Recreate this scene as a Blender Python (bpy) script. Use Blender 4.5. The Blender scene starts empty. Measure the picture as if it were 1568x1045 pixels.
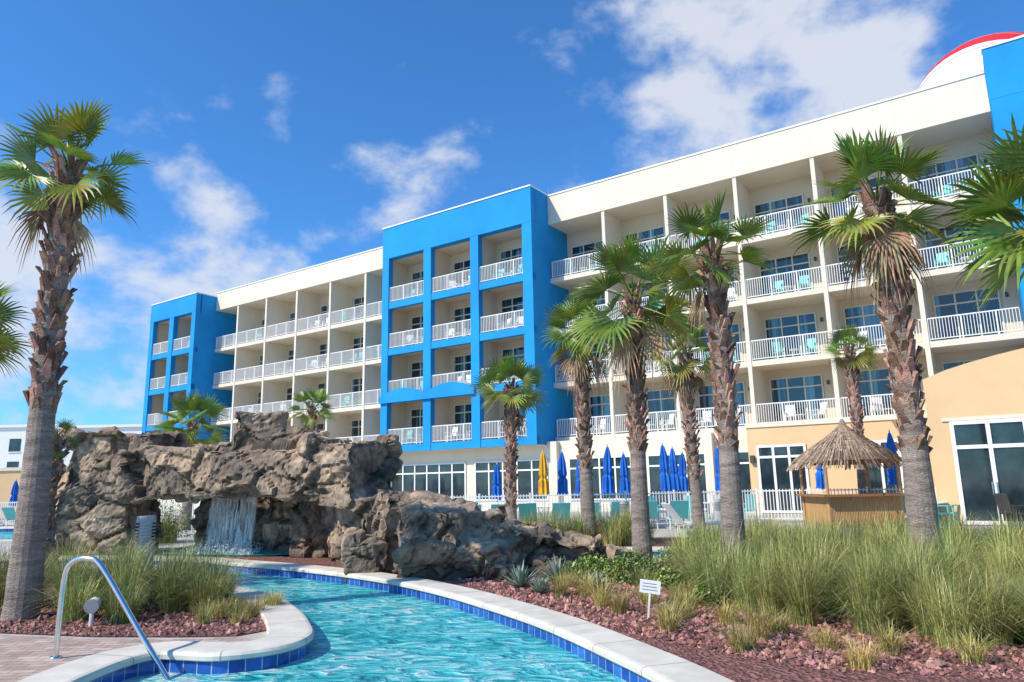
import bpy, bmesh, math, random
from mathutils import Vector, Matrix, noise, Quaternion
random.seed(7)
rnd=random.random
def U(a,b): return a+(b-a)*rnd()
scene=bpy.context.scene
COL=scene.collection

# ---------------------------------------------------------------- materials
def nodes(m):
    m.use_nodes=True
    nt=m.node_tree
    for n in list(nt.nodes): nt.nodes.remove(n)
    return nt
def mat(name, c1, c2=None, rough=.7, scale=4., detail=4, bump=0., bscale=30., metal=0., spec=.5, stretch=None, coords='Object', attr=None, trans=0., ramp=(.35,.65), vor=None):
    m=bpy.data.materials.new(name); nt=nodes(m); N=nt.nodes; L=nt.links
    out=N.new('ShaderNodeOutputMaterial'); b=N.new('ShaderNodeBsdfPrincipled')
    b.inputs['Roughness'].default_value=rough; b.inputs['Metallic'].default_value=metal
    b.inputs['Specular IOR Level'].default_value=spec
    tc=N.new('ShaderNodeTexCoord'); mp=N.new('ShaderNodeMapping'); L.new(tc.outputs[coords],mp.inputs[0])
    if stretch: mp.inputs['Scale'].default_value=stretch
    c2=c2 or tuple(x*.86 for x in c1)
    no=N.new('ShaderNodeTexNoise'); no.inputs['Scale'].default_value=scale; no.inputs['Detail'].default_value=min(detail,5); no.inputs['Roughness'].default_value=.62
    L.new(mp.outputs[0],no.inputs['Vector'])
    mr=N.new('ShaderNodeMapRange'); mr.inputs[1].default_value=ramp[0]; mr.inputs[2].default_value=ramp[1]; L.new(no.outputs['Fac'],mr.inputs[0])
    mx=N.new('ShaderNodeMix'); mx.data_type='RGBA'; mx.inputs[6].default_value=(*c1,1); mx.inputs[7].default_value=(*c2,1)
    L.new(mr.outputs[0],mx.inputs[0]); col=mx.outputs[2]
    if vor:
        vo=N.new('ShaderNodeTexVoronoi'); vo.inputs['Scale'].default_value=vor; L.new(mp.outputs[0],vo.inputs['Vector'])
        hs=N.new('ShaderNodeMapRange'); L.new(vo.outputs['Color'],hs.inputs[0]); hs.inputs[3].default_value=.45; hs.inputs[4].default_value=1.5
        m3=N.new('ShaderNodeVectorMath'); m3.operation='SCALE'; L.new(col,m3.inputs[0]); L.new(hs.outputs[0],m3.inputs['Scale']); col=m3.outputs[0]
    if attr:
        at=N.new('ShaderNodeAttribute'); at.attribute_name='col'
        m2=N.new('ShaderNodeMix'); m2.data_type='RGBA'; m2.blend_type='MULTIPLY'; m2.inputs[0].default_value=1
        L.new(col,m2.inputs[6]); L.new(at.outputs['Color'],m2.inputs[7]); col=m2.outputs[2]
    L.new(col,b.inputs['Base Color'])
    if bump:
        bn=N.new('ShaderNodeTexNoise'); bn.inputs['Scale'].default_value=bscale; bn.inputs['Detail'].default_value=3; L.new(mp.outputs[0],bn.inputs['Vector'])
        bp=N.new('ShaderNodeBump'); bp.inputs['Strength'].default_value=bump; bp.inputs['Distance'].default_value=.05
        L.new((vo.outputs['Distance'] if vor else bn.outputs['Fac']),bp.inputs['Height']); L.new(bp.outputs[0],b.inputs['Normal'])
    sh=b.outputs[0]
    if trans:
        t=N.new('ShaderNodeBsdfTranslucent'); L.new(col,t.inputs[0]); ms=N.new('ShaderNodeMixShader'); ms.inputs[0].default_value=trans
        L.new(sh,ms.inputs[1]); L.new(t.outputs[0],ms.inputs[2]); sh=ms.outputs[0]
    L.new(sh,out.inputs[0]); return m

M={}
M['white']=mat('cream_white_stucco',(.75,.67,.54),(.69,.61,.485),.85,.35,5,.12,60)
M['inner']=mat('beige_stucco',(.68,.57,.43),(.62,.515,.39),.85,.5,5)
M['blue']=mat('blue_stucco',(.010,.290,.65),(.008,.240,.57),.8,.4,5,.12,60,spec=.3)
M['tan']=mat('tan_stucco',(.73,.50,.27),(.67,.45,.24),.85,.6,5,.12,60)
M['trim']=mat('white_paint',(.80,.79,.76),(.76,.75,.72),.4,3,2)
M['frame']=mat('window_frame_cream',(.72,.66,.54),(.66,.60,.48),.5,3,2)
M['teal']=mat('teal_plastic',(.10,.50,.50),(.12,.55,.56),.5,3,2)
M['bronze']=mat('dark_metal',(.05,.05,.05),(.07,.06,.06),.4,3,2)
M['roof']=mat('roof_gravel',(.35,.34,.32),(.28,.27,.26),.9,5)
def glass(name,c1,c2,sc):
    m=mat(name,c1,c2,.04,sc,2,stretch=(1.6,1.6,.05),spec=.8,ramp=(.50,.62)); return m
M['glass']=glass('window_glass_curtains',(.012,.032,.045),(.10,.24,.33),1.5)
M['glassd']=mat('window_glass_dark',(.012,.02,.024),(.035,.055,.065),.04,1.,3,spec=.6)
M['concrete']=mat('deck_concrete',(.54,.50,.43),(.44,.40,.34),.85,.8,5,.2,25)
M['mulch']=mat('lava_mulch',(.33,.14,.105),(.17,.075,.06),.95,9,5,.9,60,vor=26)
M['lava']=mat('lava_rock_red',(.44,.21,.17),(.24,.105,.085),.95,7,4,.5,90,attr=1)
M['leaf']=mat('palm_leaf',(.23,.33,.06),(.125,.215,.035),.36,3,3,attr=1,trans=.30)
M['dead']=mat('palm_dead_leaf',(.44,.31,.18),(.27,.18,.11),.8,5,3,attr=1)
M['trunk']=mat('palm_trunk_grey',(.48,.39,.33),(.24,.185,.15),.95,3.5,5,1.,22,stretch=(1,1,5))
M['boot']=mat('palm_boot_brown',(.38,.215,.15),(.16,.088,.064),.95,7,4,.6,40,attr=1)
M['grass']=mat('grass_blades',(.32,.35,.11),(.19,.235,.065),.55,1.3,3,attr=1)
M['shrub']=mat('shrub_leaves',(.15,.25,.055),(.08,.155,.035),.5,4,3,attr=1)
M['agave']=mat('agave_leaves',(.28,.36,.26),(.19,.27,.19),.6,4,3,attr=1)
M['steel']=mat('brushed_steel',(.75,.75,.75),(.66,.66,.66),.2,8,2,metal=1.)
M['grey']=mat('grey_metal',(.42,.42,.41),(.36,.36,.35),.5,5,2)
M['ublue']=mat('umbrella_blue_cloth',(.012,.17,.60),(.01,.12,.48),.8,3,3,.3,20)
M['uyel']=mat('umbrella_yellow_cloth',(.78,.45,.03),(.66,.36,.03),.8,3,3,.3,20)
M['thatch']=mat('thatch',(.50,.37,.26),(.26,.18,.12),.95,10,4,.6,60,attr=1)
M['bamboo']=mat('bamboo',(.56,.33,.14),(.36,.20,.075),.6,6,3,stretch=(6,6,.6))
M['wood']=mat('stained_wood',(.34,.15,.06),(.23,.10,.04),.5,5,3,stretch=(1,1,4))
M['black']=mat('black_marking',(.03,.03,.04),None,.6)
def rockmat():
    m=bpy.data.materials.new('rock_surface'); nt=nodes(m); N=nt.nodes; L=nt.links
    out=N.new('ShaderNodeOutputMaterial'); b=N.new('ShaderNodeBsdfPrincipled'); b.inputs['Roughness'].default_value=.8
    tc=N.new('ShaderNodeTexCoord')
    n1=N.new('ShaderNodeTexNoise'); n1.inputs['Scale'].default_value=.8; n1.inputs['Detail'].default_value=8; n1.inputs['Roughness'].default_value=.62; n1.inputs['Distortion'].default_value=.6; L.new(tc.outputs['Object'],n1.inputs['Vector'])
    r=N.new('ShaderNodeValToRGB'); e=r.color_ramp.elements
    e[0].position=.31; e[0].color=(.11,.085,.066,1); e[1].position=.70; e[1].color=(.84,.62,.41,1)
    k=e.new(.40); k.color=(.27,.205,.155,1); k=e.new(.5); k.color=(.46,.34,.24,1); k=e.new(.60); k.color=(.64,.455,.30,1)
    L.new(n1.outputs['Fac'],r.inputs[0])
    n2=N.new('ShaderNodeTexNoise'); n2.inputs['Scale'].default_value=7; n2.inputs['Detail'].default_value=6; n2.inputs['Roughness'].default_value=.7; L.new(tc.outputs['Object'],n2.inputs['Vector'])
    mr=N.new('ShaderNodeMapRange'); mr.inputs[1].default_value=.3; mr.inputs[2].default_value=.7; mr.inputs[3].default_value=.6; mr.inputs[4].default_value=1.25; L.new(n2.outputs['Fac'],mr.inputs[0])
    s=N.new('ShaderNodeVectorMath'); s.operation='SCALE'; L.new(r.outputs[0],s.inputs[0]); L.new(mr.outputs[0],s.inputs['Scale'])
    at=N.new('ShaderNodeAttribute'); at.attribute_name='col'
    m2=N.new('ShaderNodeMix'); m2.data_type='RGBA'; m2.blend_type='MULTIPLY'; m2.inputs[0].default_value=1
    L.new(s.outputs[0],m2.inputs[6]); L.new(at.outputs['Color'],m2.inputs[7]); L.new(m2.outputs[2],b.inputs['Base Color'])
    bp=N.new('ShaderNodeBump'); bp.inputs['Strength'].default_value=.8; bp.inputs['Distance'].default_value=.04; L.new(n2.outputs['Fac'],bp.inputs['Height']); L.new(bp.outputs[0],b.inputs['Normal'])
    L.new(b.outputs[0],out.inputs[0]); return m
M['rock']=rockmat()
def brickmat(name,c1,c2,mortar,bw,bh,ms,uv,rough=.3,offset=.0,lo=.75,hi=1.15):
    m=bpy.data.materials.new(name); nt=nodes(m); N=nt.nodes; L=nt.links
    out=N.new('ShaderNodeOutputMaterial'); b=N.new('ShaderNodeBsdfPrincipled'); b.inputs['Roughness'].default_value=rough
    tc=N.new('ShaderNodeTexCoord'); br=N.new('ShaderNodeTexBrick'); br.offset=offset
    L.new(tc.outputs['UV' if uv else 'Object'],br.inputs['Vector'])
    br.inputs['Color1'].default_value=(*c1,1); br.inputs['Color2'].default_value=(*c2,1); br.inputs['Mortar'].default_value=(*mortar,1)
    br.inputs['Scale'].default_value=1; br.inputs['Brick Width'].default_value=bw; br.inputs['Row Height'].default_value=bh; br.inputs['Mortar Size'].default_value=ms
    n=N.new('ShaderNodeTexNoise'); n.inputs['Scale'].default_value=3.5; n.inputs['Detail'].default_value=6; L.new(tc.outputs['Object'],n.inputs['Vector'])
    mr=N.new('ShaderNodeMapRange'); mr.inputs[1].default_value=.3; mr.inputs[2].default_value=.7; mr.inputs[3].default_value=lo; mr.inputs[4].default_value=hi; L.new(n.outputs['Fac'],mr.inputs[0])
    s=N.new('ShaderNodeVectorMath'); s.operation='SCALE'; L.new(br.outputs[0],s.inputs[0]); L.new(mr.outputs[0],s.inputs['Scale'])
    L.new(s.outputs[0],b.inputs['Base Color'])
    bp=N.new('ShaderNodeBump'); bp.inputs['Strength'].default_value=.4; bp.inputs['Distance'].default_value=.01; bp.invert=True; L.new(br.outputs['Fac'],bp.inputs['Height']); L.new(bp.outputs[0],b.inputs['Normal'])
    L.new(b.outputs[0],out.inputs[0]); return m
M['tile']=brickmat('blue_pool_tile',(.010,.05,.28),(.03,.14,.48),(.40,.45,.5),.155,.155,.005,True,.15)
M['copingj']=brickmat('coping_stone_jointed',(.72,.66,.55),(.68,.62,.515),(.34,.30,.25),.95,3.,.008,True,.75,lo=.82,hi=1.06)
M['paver']=brickmat('brick_pavers',(.42,.28,.22),(.60,.47,.38),(.22,.18,.15),.22,.11,.007,False,.85,offset=.5)
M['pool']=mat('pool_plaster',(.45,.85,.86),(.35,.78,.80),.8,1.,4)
def water():
    m=bpy.data.materials.new('pool_water'); nt=nodes(m); N=nt.nodes; L=nt.links
    out=N.new('ShaderNodeOutputMaterial'); tc=N.new('ShaderNodeTexCoord')
    mp=N.new('ShaderNodeMapping'); mp.inputs['Rotation'].default_value=(0,0,.5); mp.inputs['Scale'].default_value=(1,1.7,1); L.new(tc.outputs['Object'],mp.inputs[0])
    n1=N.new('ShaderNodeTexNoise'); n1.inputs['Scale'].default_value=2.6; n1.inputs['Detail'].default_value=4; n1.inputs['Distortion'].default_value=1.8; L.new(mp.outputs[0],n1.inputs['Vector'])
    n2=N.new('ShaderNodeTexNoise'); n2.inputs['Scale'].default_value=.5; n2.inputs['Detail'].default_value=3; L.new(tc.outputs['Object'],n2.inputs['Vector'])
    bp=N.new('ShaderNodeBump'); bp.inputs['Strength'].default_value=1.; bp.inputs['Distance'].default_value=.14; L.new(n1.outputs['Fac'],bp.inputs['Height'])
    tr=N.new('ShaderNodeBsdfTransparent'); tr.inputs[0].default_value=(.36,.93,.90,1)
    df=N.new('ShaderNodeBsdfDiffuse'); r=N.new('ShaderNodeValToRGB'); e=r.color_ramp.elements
    e[0].position=.37; e[0].color=(.008,.31,.33,1); e[1].position=.64; e[1].color=(.90,.96,.92,1); k=e.new(.47); k.color=(.06,.60,.60,1); k=e.new(.55); k.color=(.24,.82,.79,1)  # pale ripple highlights painted into the diffuse colour
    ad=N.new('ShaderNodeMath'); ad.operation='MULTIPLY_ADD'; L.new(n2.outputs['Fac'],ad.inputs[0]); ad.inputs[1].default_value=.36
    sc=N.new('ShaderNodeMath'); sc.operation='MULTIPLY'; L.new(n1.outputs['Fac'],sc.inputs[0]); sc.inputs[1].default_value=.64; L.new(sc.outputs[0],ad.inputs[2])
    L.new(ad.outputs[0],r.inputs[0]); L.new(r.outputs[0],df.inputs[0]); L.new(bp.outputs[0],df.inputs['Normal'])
    m1=N.new('ShaderNodeMixShader'); m1.inputs[0].default_value=.70; L.new(tr.outputs[0],m1.inputs[1]); L.new(df.outputs[0],m1.inputs[2])
    gl=N.new('ShaderNodeBsdfGlossy'); gl.inputs['Roughness'].default_value=.05; L.new(bp.outputs[0],gl.inputs['Normal'])
    fr=N.new('ShaderNodeFresnel'); fr.inputs[0].default_value=1.30; L.new(bp.outputs[0],fr.inputs['Normal'])
    m2=N.new('ShaderNodeMixShader'); L.new(fr.outputs[0],m2.inputs[0]); L.new(m1.outputs[0],m2.inputs[1]); L.new(gl.outputs[0],m2.inputs[2])
    L.new(m2.outputs[0],out.inputs[0]); return m
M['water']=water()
M['fall']=mat('falling_water',(.85,.90,.92),None,.2,20)
def fallsheet():
    m=bpy.data.materials.new('waterfall_sheet'); nt=nodes(m); N=nt.nodes; L=nt.links
    out=N.new('ShaderNodeOutputMaterial'); tc=N.new('ShaderNodeTexCoord'); mp=N.new('ShaderNodeMapping'); mp.inputs['Scale'].default_value=(16,4,1.3); L.new(tc.outputs['Object'],mp.inputs[0])
    n=N.new('ShaderNodeTexNoise'); n.inputs['Scale'].default_value=1.6; n.inputs['Detail'].default_value=5; n.inputs['Roughness'].default_value=.7; L.new(mp.outputs[0],n.inputs['Vector'])
    mr=N.new('ShaderNodeMapRange'); mr.inputs[1].default_value=.42; mr.inputs[2].default_value=.66; mr.inputs[4].default_value=.85; L.new(n.outputs['Fac'],mr.inputs[0])
    b=N.new('ShaderNodeBsdfPrincipled'); b.inputs['Base Color'].default_value=(.88,.92,.94,1); b.inputs['Roughness'].default_value=.25
    t=N.new('ShaderNodeBsdfTransparent'); ms=N.new('ShaderNodeMixShader'); L.new(mr.outputs[0],ms.inputs[0]); L.new(t.outputs[0],ms.inputs[1]); L.new(b.outputs[0],ms.inputs[2]); L.new(ms.outputs[0],out.inputs[0]); return m
M['sheet']=fallsheet()

# ---------------------------------------------------------------- mesh builder
class MB:
    def __init__(s): s.v=[];s.f=[];s.m=[];s.c=[];s.mats=[];s.cc=1.0;s.uv=None
    def mi(s,k):
        if k not in s.mats: s.mats.append(k)
        return s.mats.index(k)
    def face(s,pts,k,c=None):
        i=len(s.v); s.v.extend([tuple(p) for p in pts]); s.f.append(tuple(range(i,i+len(pts)))); s.m.append(s.mi(k)); s.c.append(s.cc if c is None else c)
    def raw(s,vs,fs,k,c=None):
        i=len(s.v); s.v.extend([tuple(p) for p in vs]); mi=s.mi(k); c=s.cc if c is None else c
        for f in fs: s.f.append(tuple(i+j for j in f)); s.m.append(mi); s.c.append(c)
    def box(s,x0,x1,y0,y1,z0,z1,k,T=None):
        vs=[(x0,y0,z0),(x1,y0,z0),(x1,y1,z0),(x0,y1,z0),(x0,y0,z1),(x1,y0,z1),(x1,y1,z1),(x0,y1,z1)]
        if T is not None: vs=[T@Vector(v) for v in vs]
        s.raw(vs,[(0,3,2,1),(4,5,6,7),(0,1,5,4),(1,2,6,5),(2,3,7,6),(3,0,4,7)],k)
    def cyl(s,p0,p1,r0,r1,k,n=12,cap=True,c=None):
        p0=Vector(p0);p1=Vector(p1); d=(p1-p0).normalized(); a=d.orthogonal().normalized(); b=d.cross(a)
        vs=[p0+(a*math.cos(t)+b*math.sin(t))*r0 for t in [2*math.pi*i/n for i in range(n)]]+[p1+(a*math.cos(t)+b*math.sin(t))*r1 for t in [2*math.pi*i/n for i in range(n)]]
        fs=[(i,(i+1)%n,n+(i+1)%n,n+i) for i in range(n)]
        if cap: fs+= [tuple(range(n-1,-1,-1)),tuple(range(n,2*n))]
        s.raw(vs,fs,k,c)
    def tube(s,pts,rads,k,n=12,c=None):
        pts=[Vector(p) for p in pts]; vs=[];fs=[]
        for i,p in enumerate(pts):
            d=(pts[min(i+1,len(pts)-1)]-pts[max(i-1,0)]).normalized()
            if i==0: a=d.orthogonal().normalized()
            else: a=(a-d*a.dot(d)).normalized()
            b=d.cross(a)
            for j in range(n):
                t=2*math.pi*j/n; vs.append(p+(a*math.cos(t)+b*math.sin(t))*rads[i])
        for i in range(len(pts)-1):
            for j in range(n): fs.append((i*n+j,i*n+(j+1)%n,(i+1)*n+(j+1)%n,(i+1)*n+j))
        fs.append(tuple(range(n-1,-1,-1))); fs.append(tuple(range((len(pts)-1)*n,len(pts)*n)))
        s.raw(vs,fs,k,c)
    def obj(s,name,parent=None,smooth=False,loc=None,rot=None,link=True):
        me=bpy.data.meshes.new(name); me.from_pydata(s.v,[],s.f)
        for k in s.mats: me.materials.append(M[k])
        me.polygons.foreach_set('material_index',s.m)
        if smooth: me.polygons.foreach_set('use_smooth',[True]*len(s.f))
        at=me.attributes.new('col','FLOAT_COLOR','FACE'); buf=[]
        for c in s.c:
            if isinstance(c,(int,float)): buf.extend((c,c,c,1))
            else: buf.extend((c[0],c[1],c[2],1))
        at.data.foreach_set('color',buf)
        if s.uv:
            u=me.uv_layers.new(name='UVMap')
            for i,l in enumerate(me.loops): u.data[i].uv=s.uv[l.vertex_index]
        me.update()
        o=bpy.data.objects.new(name,me); COL.objects.link(o)
        if parent: o.parent=parent
        if loc: o.location=loc
        if rot is not None: o.rotation_euler=(0,0,rot)
        return o
def empty(name,loc=(0,0,0),rz=0):
    e=bpy.data.objects.new(name,None); COL.objects.link(e); e.location=loc; e.rotation_euler=(0,0,rz); e.empty_display_size=.5; return e

# ---------------------------------------------------------------- camera
t=math.radians(11.2); roll=.02
F=Vector((0,math.cos(t),math.sin(t))); R=Vector((1,0,0)); Uu=R.cross(F)
Rc=R*math.cos(roll)-Uu*math.sin(roll); Uc=R*math.sin(roll)+Uu*math.cos(roll)
cam=bpy.data.cameras.new('Camera'); co=bpy.data.objects.new('Camera',cam); COL.objects.link(co)
mt=Matrix((Rc,Uc,-F)).transposed().to_4x4(); mt.translation=Vector((0,0,1.6)); co.matrix_world=mt
cam.sensor_width=36; cam.lens=25.26; cam.clip_end=5000; cam.clip_start=.05
scene.camera=co

# ---------------------------------------------------------------- light
sv=Vector((-.78,-.45,.80)).normalized()
sun=bpy.data.lights.new('sun','SUN'); sun.energy=5.0; sun.angle=math.radians(.5); sun.color=(1,.925,.81)
so=bpy.data.objects.new('sun',sun); COL.objects.link(so); so.rotation_euler=sv.to_track_quat('Z','Y').to_euler(); so.location=(-20,-10,30)
w=bpy.data.worlds.new('World'); scene.world=w; w.use_nodes=True; nt=w.node_tree; N=nt.nodes; L=nt.links
for n in list(N): N.remove(n)
out=N.new('ShaderNodeOutputWorld'); bg=N.new('ShaderNodeBackground'); bg.inputs[1].default_value=.13
sk=N.new('ShaderNodeTexSky'); sk.sky_type='NISHITA'; sk.sun_disc=False
sk.sun_elevation=math.asin(sv.z); sk.sun_rotation=math.atan2(sv.x,sv.y); sk.ozone_density=2.0; sk.air_density=1.0; sk.dust_density=.4
tint=N.new('ShaderNodeMix'); tint.data_type='RGBA'; tint.blend_type='MULTIPLY'; tint.inputs[0].default_value=1; tint.inputs[7].default_value=(.48,1.08,1.66,1); L.new(sk.outputs[0],tint.inputs[6])
tc=N.new('ShaderNodeTexCoord')
def blob(c,sc,r0,r1,amp):
    c=Vector(c).normalized()
    a=N.new('ShaderNodeVectorMath'); a.operation='SUBTRACT'; L.new(tc.outputs['Generated'],a.inputs[0]); a.inputs[1].default_value=c
    b=N.new('ShaderNodeVectorMath'); b.operation='MULTIPLY'; L.new(a.outputs[0],b.inputs[0]); b.inputs[1].default_value=sc
    l=N.new('ShaderNodeVectorMath'); l.operation='LENGTH'; L.new(b.outputs[0],l.inputs[0])
    m=N.new('ShaderNodeMapRange'); m.interpolation_type='SMOOTHSTEP'; m.inputs[1].default_value=r0; m.inputs[2].default_value=r1; m.inputs[3].default_value=amp; m.inputs[4].default_value=0
    L.new(l.outputs['Value'],m.inputs[0]); return m.outputs[0]
bl=[blob((410,996,620),(1,1,1.2),.04,.35,.54),blob((230,1000,620),(1,1,1.4),.0,.18,.38),
    blob((-60,1027,500),(1,1,1.4),.0,.15,.36),blob((-170,1040,440),(1,1,1.2),.0,.18,.37),
    blob((-347,1011,546),(2.8,1,1),.0,.14,.33),
    blob((-720,1053,310),(1,1,1.3),.05,.40,.42),blob((-450,1077,215),(1,1,1.1),.05,.38,.43),
    blob((-280,1047,370),(1,1,1.8),.0,.18,.33),blob((110,1047,430),(1,1,2),.0,.13,.36),
    blob((-600,-700,400),(1,1,1),.0,.8,.35)]
s=bl[0]
for x in bl[1:]:
    a=N.new('ShaderNodeMath'); a.operation='MAXIMUM'; L.new(s,a.inputs[0]); L.new(x,a.inputs[1]); s=a.outputs[0]
mp=N.new('ShaderNodeMapping'); mp.inputs['Scale'].default_value=(1,1,1.5); mp.inputs['Rotation'].default_value=(0,math.radians(-28),0); L.new(tc.outputs['Generated'],mp.inputs[0])
nz=N.new('ShaderNodeTexNoise'); nz.inputs['Scale'].default_value=8.5; nz.inputs['Detail'].default_value=7; nz.inputs['Roughness'].default_value=.56; nz.inputs['Distortion'].default_value=.12; L.new(mp.outputs[0],nz.inputs['Vector'])
nm=N.new('ShaderNodeMath'); nm.operation='MULTIPLY_ADD'; nm.inputs[1].default_value=1.35; nm.inputs[2].default_value=-.175; L.new(nz.outputs['Fac'],nm.inputs[0])
ad=N.new('ShaderNodeMath'); ad.operation='ADD'; L.new(s,ad.inputs[0]); L.new(nm.outputs[0],ad.inputs[1])
cr=N.new('ShaderNodeMapRange'); cr.interpolation_type='SMOOTHSTEP'; cr.inputs[1].default_value=.68; cr.inputs[2].default_value=1.06; cr.inputs[4].default_value=.86; L.new(ad.outputs[0],cr.inputs[0])
cc=N.new('ShaderNodeMix'); cc.data_type='RGBA'; cc.inputs[6].default_value=(4.6,5.4,6.8,1); cc.inputs[7].default_value=(6.2,6.4,6.9,1); L.new(cr.outputs[0],cc.inputs[0])
mx=N.new('ShaderNodeMix'); mx.data_type='RGBA'; L.new(cr.outputs[0],mx.inputs[0]); L.new(tint.outputs[2],mx.inputs[6]); L.new(cc.outputs[2],mx.inputs[7])
L.new(mx.outputs[2],bg.inputs[0]); L.new(bg.outputs[0],out.inputs[0])

# ---------------------------------------------------------------- site outlines
def catmull(P,seg=6,closed=False):
    o=[]; n=len(P)
    rng=range(n if closed else n-1)
    for i in rng:
        g=lambda j: P[j%n] if closed else P[min(max(j,0),n-1)]
        p0,p1,p2,p3=[Vector(g(i+k)) for k in (-1,0,1,2)]
        for s_ in range(seg):
            u=s_/seg
            o.append(.5*((2*p1)+(p2-p0)*u+(2*p0-5*p1+4*p2-p3)*u*u+(3*p1-p0-3*p2+p3)*u**3))
    if not closed: o.append(Vector(P[-1]))
    return o
Rw=[(1.9,-2),(1.85,1),(1.75,3),(1.6,4.4),(1.35,5.4),(1.1,6.34),(.87,7.02),(.58,7.83),(.21,8.73),(-.36,9.84),(-1.08,11.1),(-2.09,12.51),(-3.24,13.72),(-4.55,14.86),(-6,15.92),(-7.58,17.0),(-9.6,17.7),(-12,18.0),(-15,18)]
Lw=[(-15,16),(-12,16),(-9,16.1),(-6.9,15.3),(-5.3,13.4),(-4.4,12.0),(-3.56,11.05),(-2.85,9.78),(-2.41,8.75),(-2.23,8.1),(-2.38,7.58),(-2.84,7.33),(-3.25,7.40),(-3.52,7.44),(-3.68,7.15),(-3.73,6.5),(-3.7,5),(-3.6,2),(-3.6,-2)]
RwS=catmull(Rw); LwS=catmull(Lw)
river=RwS+LwS
chan=catmull([(-1,15.6),(1.5,15.3),(4.3,15.2),(4.9,15.9),(4.5,16.9),(2.5,17.3),(0,17.4),(-1.6,17)],6,True)
farp=catmull([(-27,25),(-18,25),(-14,27),(-15,32),(-22,34),(-30,33)],6,True)
def sheet(name,loops,z,key,parent=None):
    cu=bpy.data.curves.new(name,'CURVE'); cu.dimensions='2D'; cu.fill_mode='BOTH'
    for lp in loops:
        sp=cu.splines.new('POLY'); sp.points.add(len(lp)-1); sp.use_cyclic_u=True
        for i,p in enumerate(lp): sp.points[i].co=(p[0],p[1],0,1)
    tmp=bpy.data.objects.new('tmp',cu); COL.objects.link(tmp)
    dg=bpy.context.evaluated_depsgraph_get(); me=bpy.data.meshes.new_from_object(tmp.evaluated_get(dg)); me.name=name
    bpy.data.objects.remove(tmp); bpy.data.curves.remove(cu)
    me.materials.clear(); me.materials.append(M[key])
    bm=bmesh.new(); bm.from_mesh(me); bmesh.ops.recalc_face_normals(bm,faces=bm.faces)
    for f in bm.faces:
        if f.normal.z<0: f.normal_flip()
        f.material_index=0
    bm.to_mesh(me); bm.free()
    o=bpy.data.objects.new(name,me); o.location=(0,0,z); COL.objects.link(o)
    if parent: o.parent=parent
    return o
sheet('ground',[[(-900,-400),(900,-400),(900,1800),(-900,1800)],river,chan,farp],0,'concrete')
pool=empty('swimming_pool')
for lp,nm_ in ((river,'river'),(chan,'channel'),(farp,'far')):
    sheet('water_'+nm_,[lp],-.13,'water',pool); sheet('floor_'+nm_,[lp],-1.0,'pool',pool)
def offs(P,d,closed=False):
    o=[];n=len(P)
    for i in range(n):
        a=P[(i-1)%n] if closed else P[max(i-1,0)]; b=P[(i+1)%n] if closed else P[min(i+1,n-1)]
        tg=(Vector(b)-Vector(a)).normalized(); nn=Vector((tg.y,-tg.x)); o.append(Vector(P[i])+nn*d)
    return o
def strip(name,P,prof,key,closed,parent,vs=1):
    mb=MB(); mb.uv=[]; n=len(P); le=[0]
    for i in range(1,n+1): le.append(le[-1]+(Vector(P[i%n])-Vector(P[i-1])).length)
    rows=[offs(P,d,closed) for d,_ in prof]; k=len(prof); vl=[0]
    # keep inner rows of tight bends from folding over themselves
    for j,(d,_) in enumerate(prof):
        if d>.2:
            for it in range(6):
                for i in range(1,n-1):
                    a=rows[j][i+1]-rows[j][i-1]; b=Vector(P[i+1])-Vector(P[i-1])
                    if a.dot(b)<=.15*b.dot(b)*1.0:
                        rows[j][i]=(rows[j][i-1]+rows[j][i+1]+rows[j][i])/3
    for j in range(1,k): vl.append(vl[-1]+math.hypot(prof[j][0]-prof[j-1][0],prof[j][1]-prof[j-1][1]))
    vs_=[]
    tot=n+1 if closed else n
    for i in range(tot):
        for j in range(k):
            q=rows[j][i%n]; vs_.append((q.x,q.y,prof[j][1])); mb.uv.append((le[i],vl[j]))
    fs=[(i*k+j,(i+1)*k+j,(i+1)*k+j+1,i*k+j+1) for i in range(tot-1) for j in range(k-1)]
    mb.raw(vs_,fs,key); return mb.obj(name,parent,smooth=False)
cp=[(-.03,-.01),(-.035,.035),(-.015,.058),(.02,.066),(.44,.066),(.455,.05),(.455,-.02)]
for P,nm_,cl in ((RwS,'right',False),(LwS,'left',False),([p for p in chan],'channel',True),([p for p in farp],'far',True)):
    strip('coping_'+nm_,P,cp,'copingj',cl,pool)
    strip('tile_'+nm_,P,[(0,0),(0,-.165)],'tile',cl,pool)
    strip('basin_'+nm_,P,[(0,-.165),(0,-1.01)],'pool',cl,pool)

RoB=offs(RwS,.2)
def sub(P,f): return [tuple(p) for p in P if f(p)]
rb=[(-9.5,24),( -9.5,18.3)]+list(reversed(sub(RoB,lambda p:p[1]>2.0 and p[0]>-9.3)))+[(14,2),(17,15),(11,19),(6,20),(5.6,15),(4.6,14.7),(-1.2,14.9),(-2.1,16.0),(-2.2,18),(5.2,17.95),(5.4,21),(-3,22),(-4,24)]
lb=[(-12,9.6),(-6.1,8.86),(-4.7,8.5),(-3.7,8.4),(-3.1,8.4)]+[(-2.85,8.7),(-3.05,9.5),(-3.9,11.0),(-4.7,12.0),(-5.6,13.4),(-7.1,15.1),(-9,15.8),(-12,15.8)]
sheet('mulch_bed',[rb],.012,'mulch'); sheet('mulch_bed',[lb],.012,'mulch')
sheet('paver_deck',[[(-12,9.5),(-6.1,8.76),(-4.7,8.42),(-3.75,8.3),(-3.0,8.35),(-2.8,8.1),(-3.6,7.65),(-4.05,7.4),(-4.1,6.5),(-4.0,2),(-12,2)]],.008,'paver')

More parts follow.
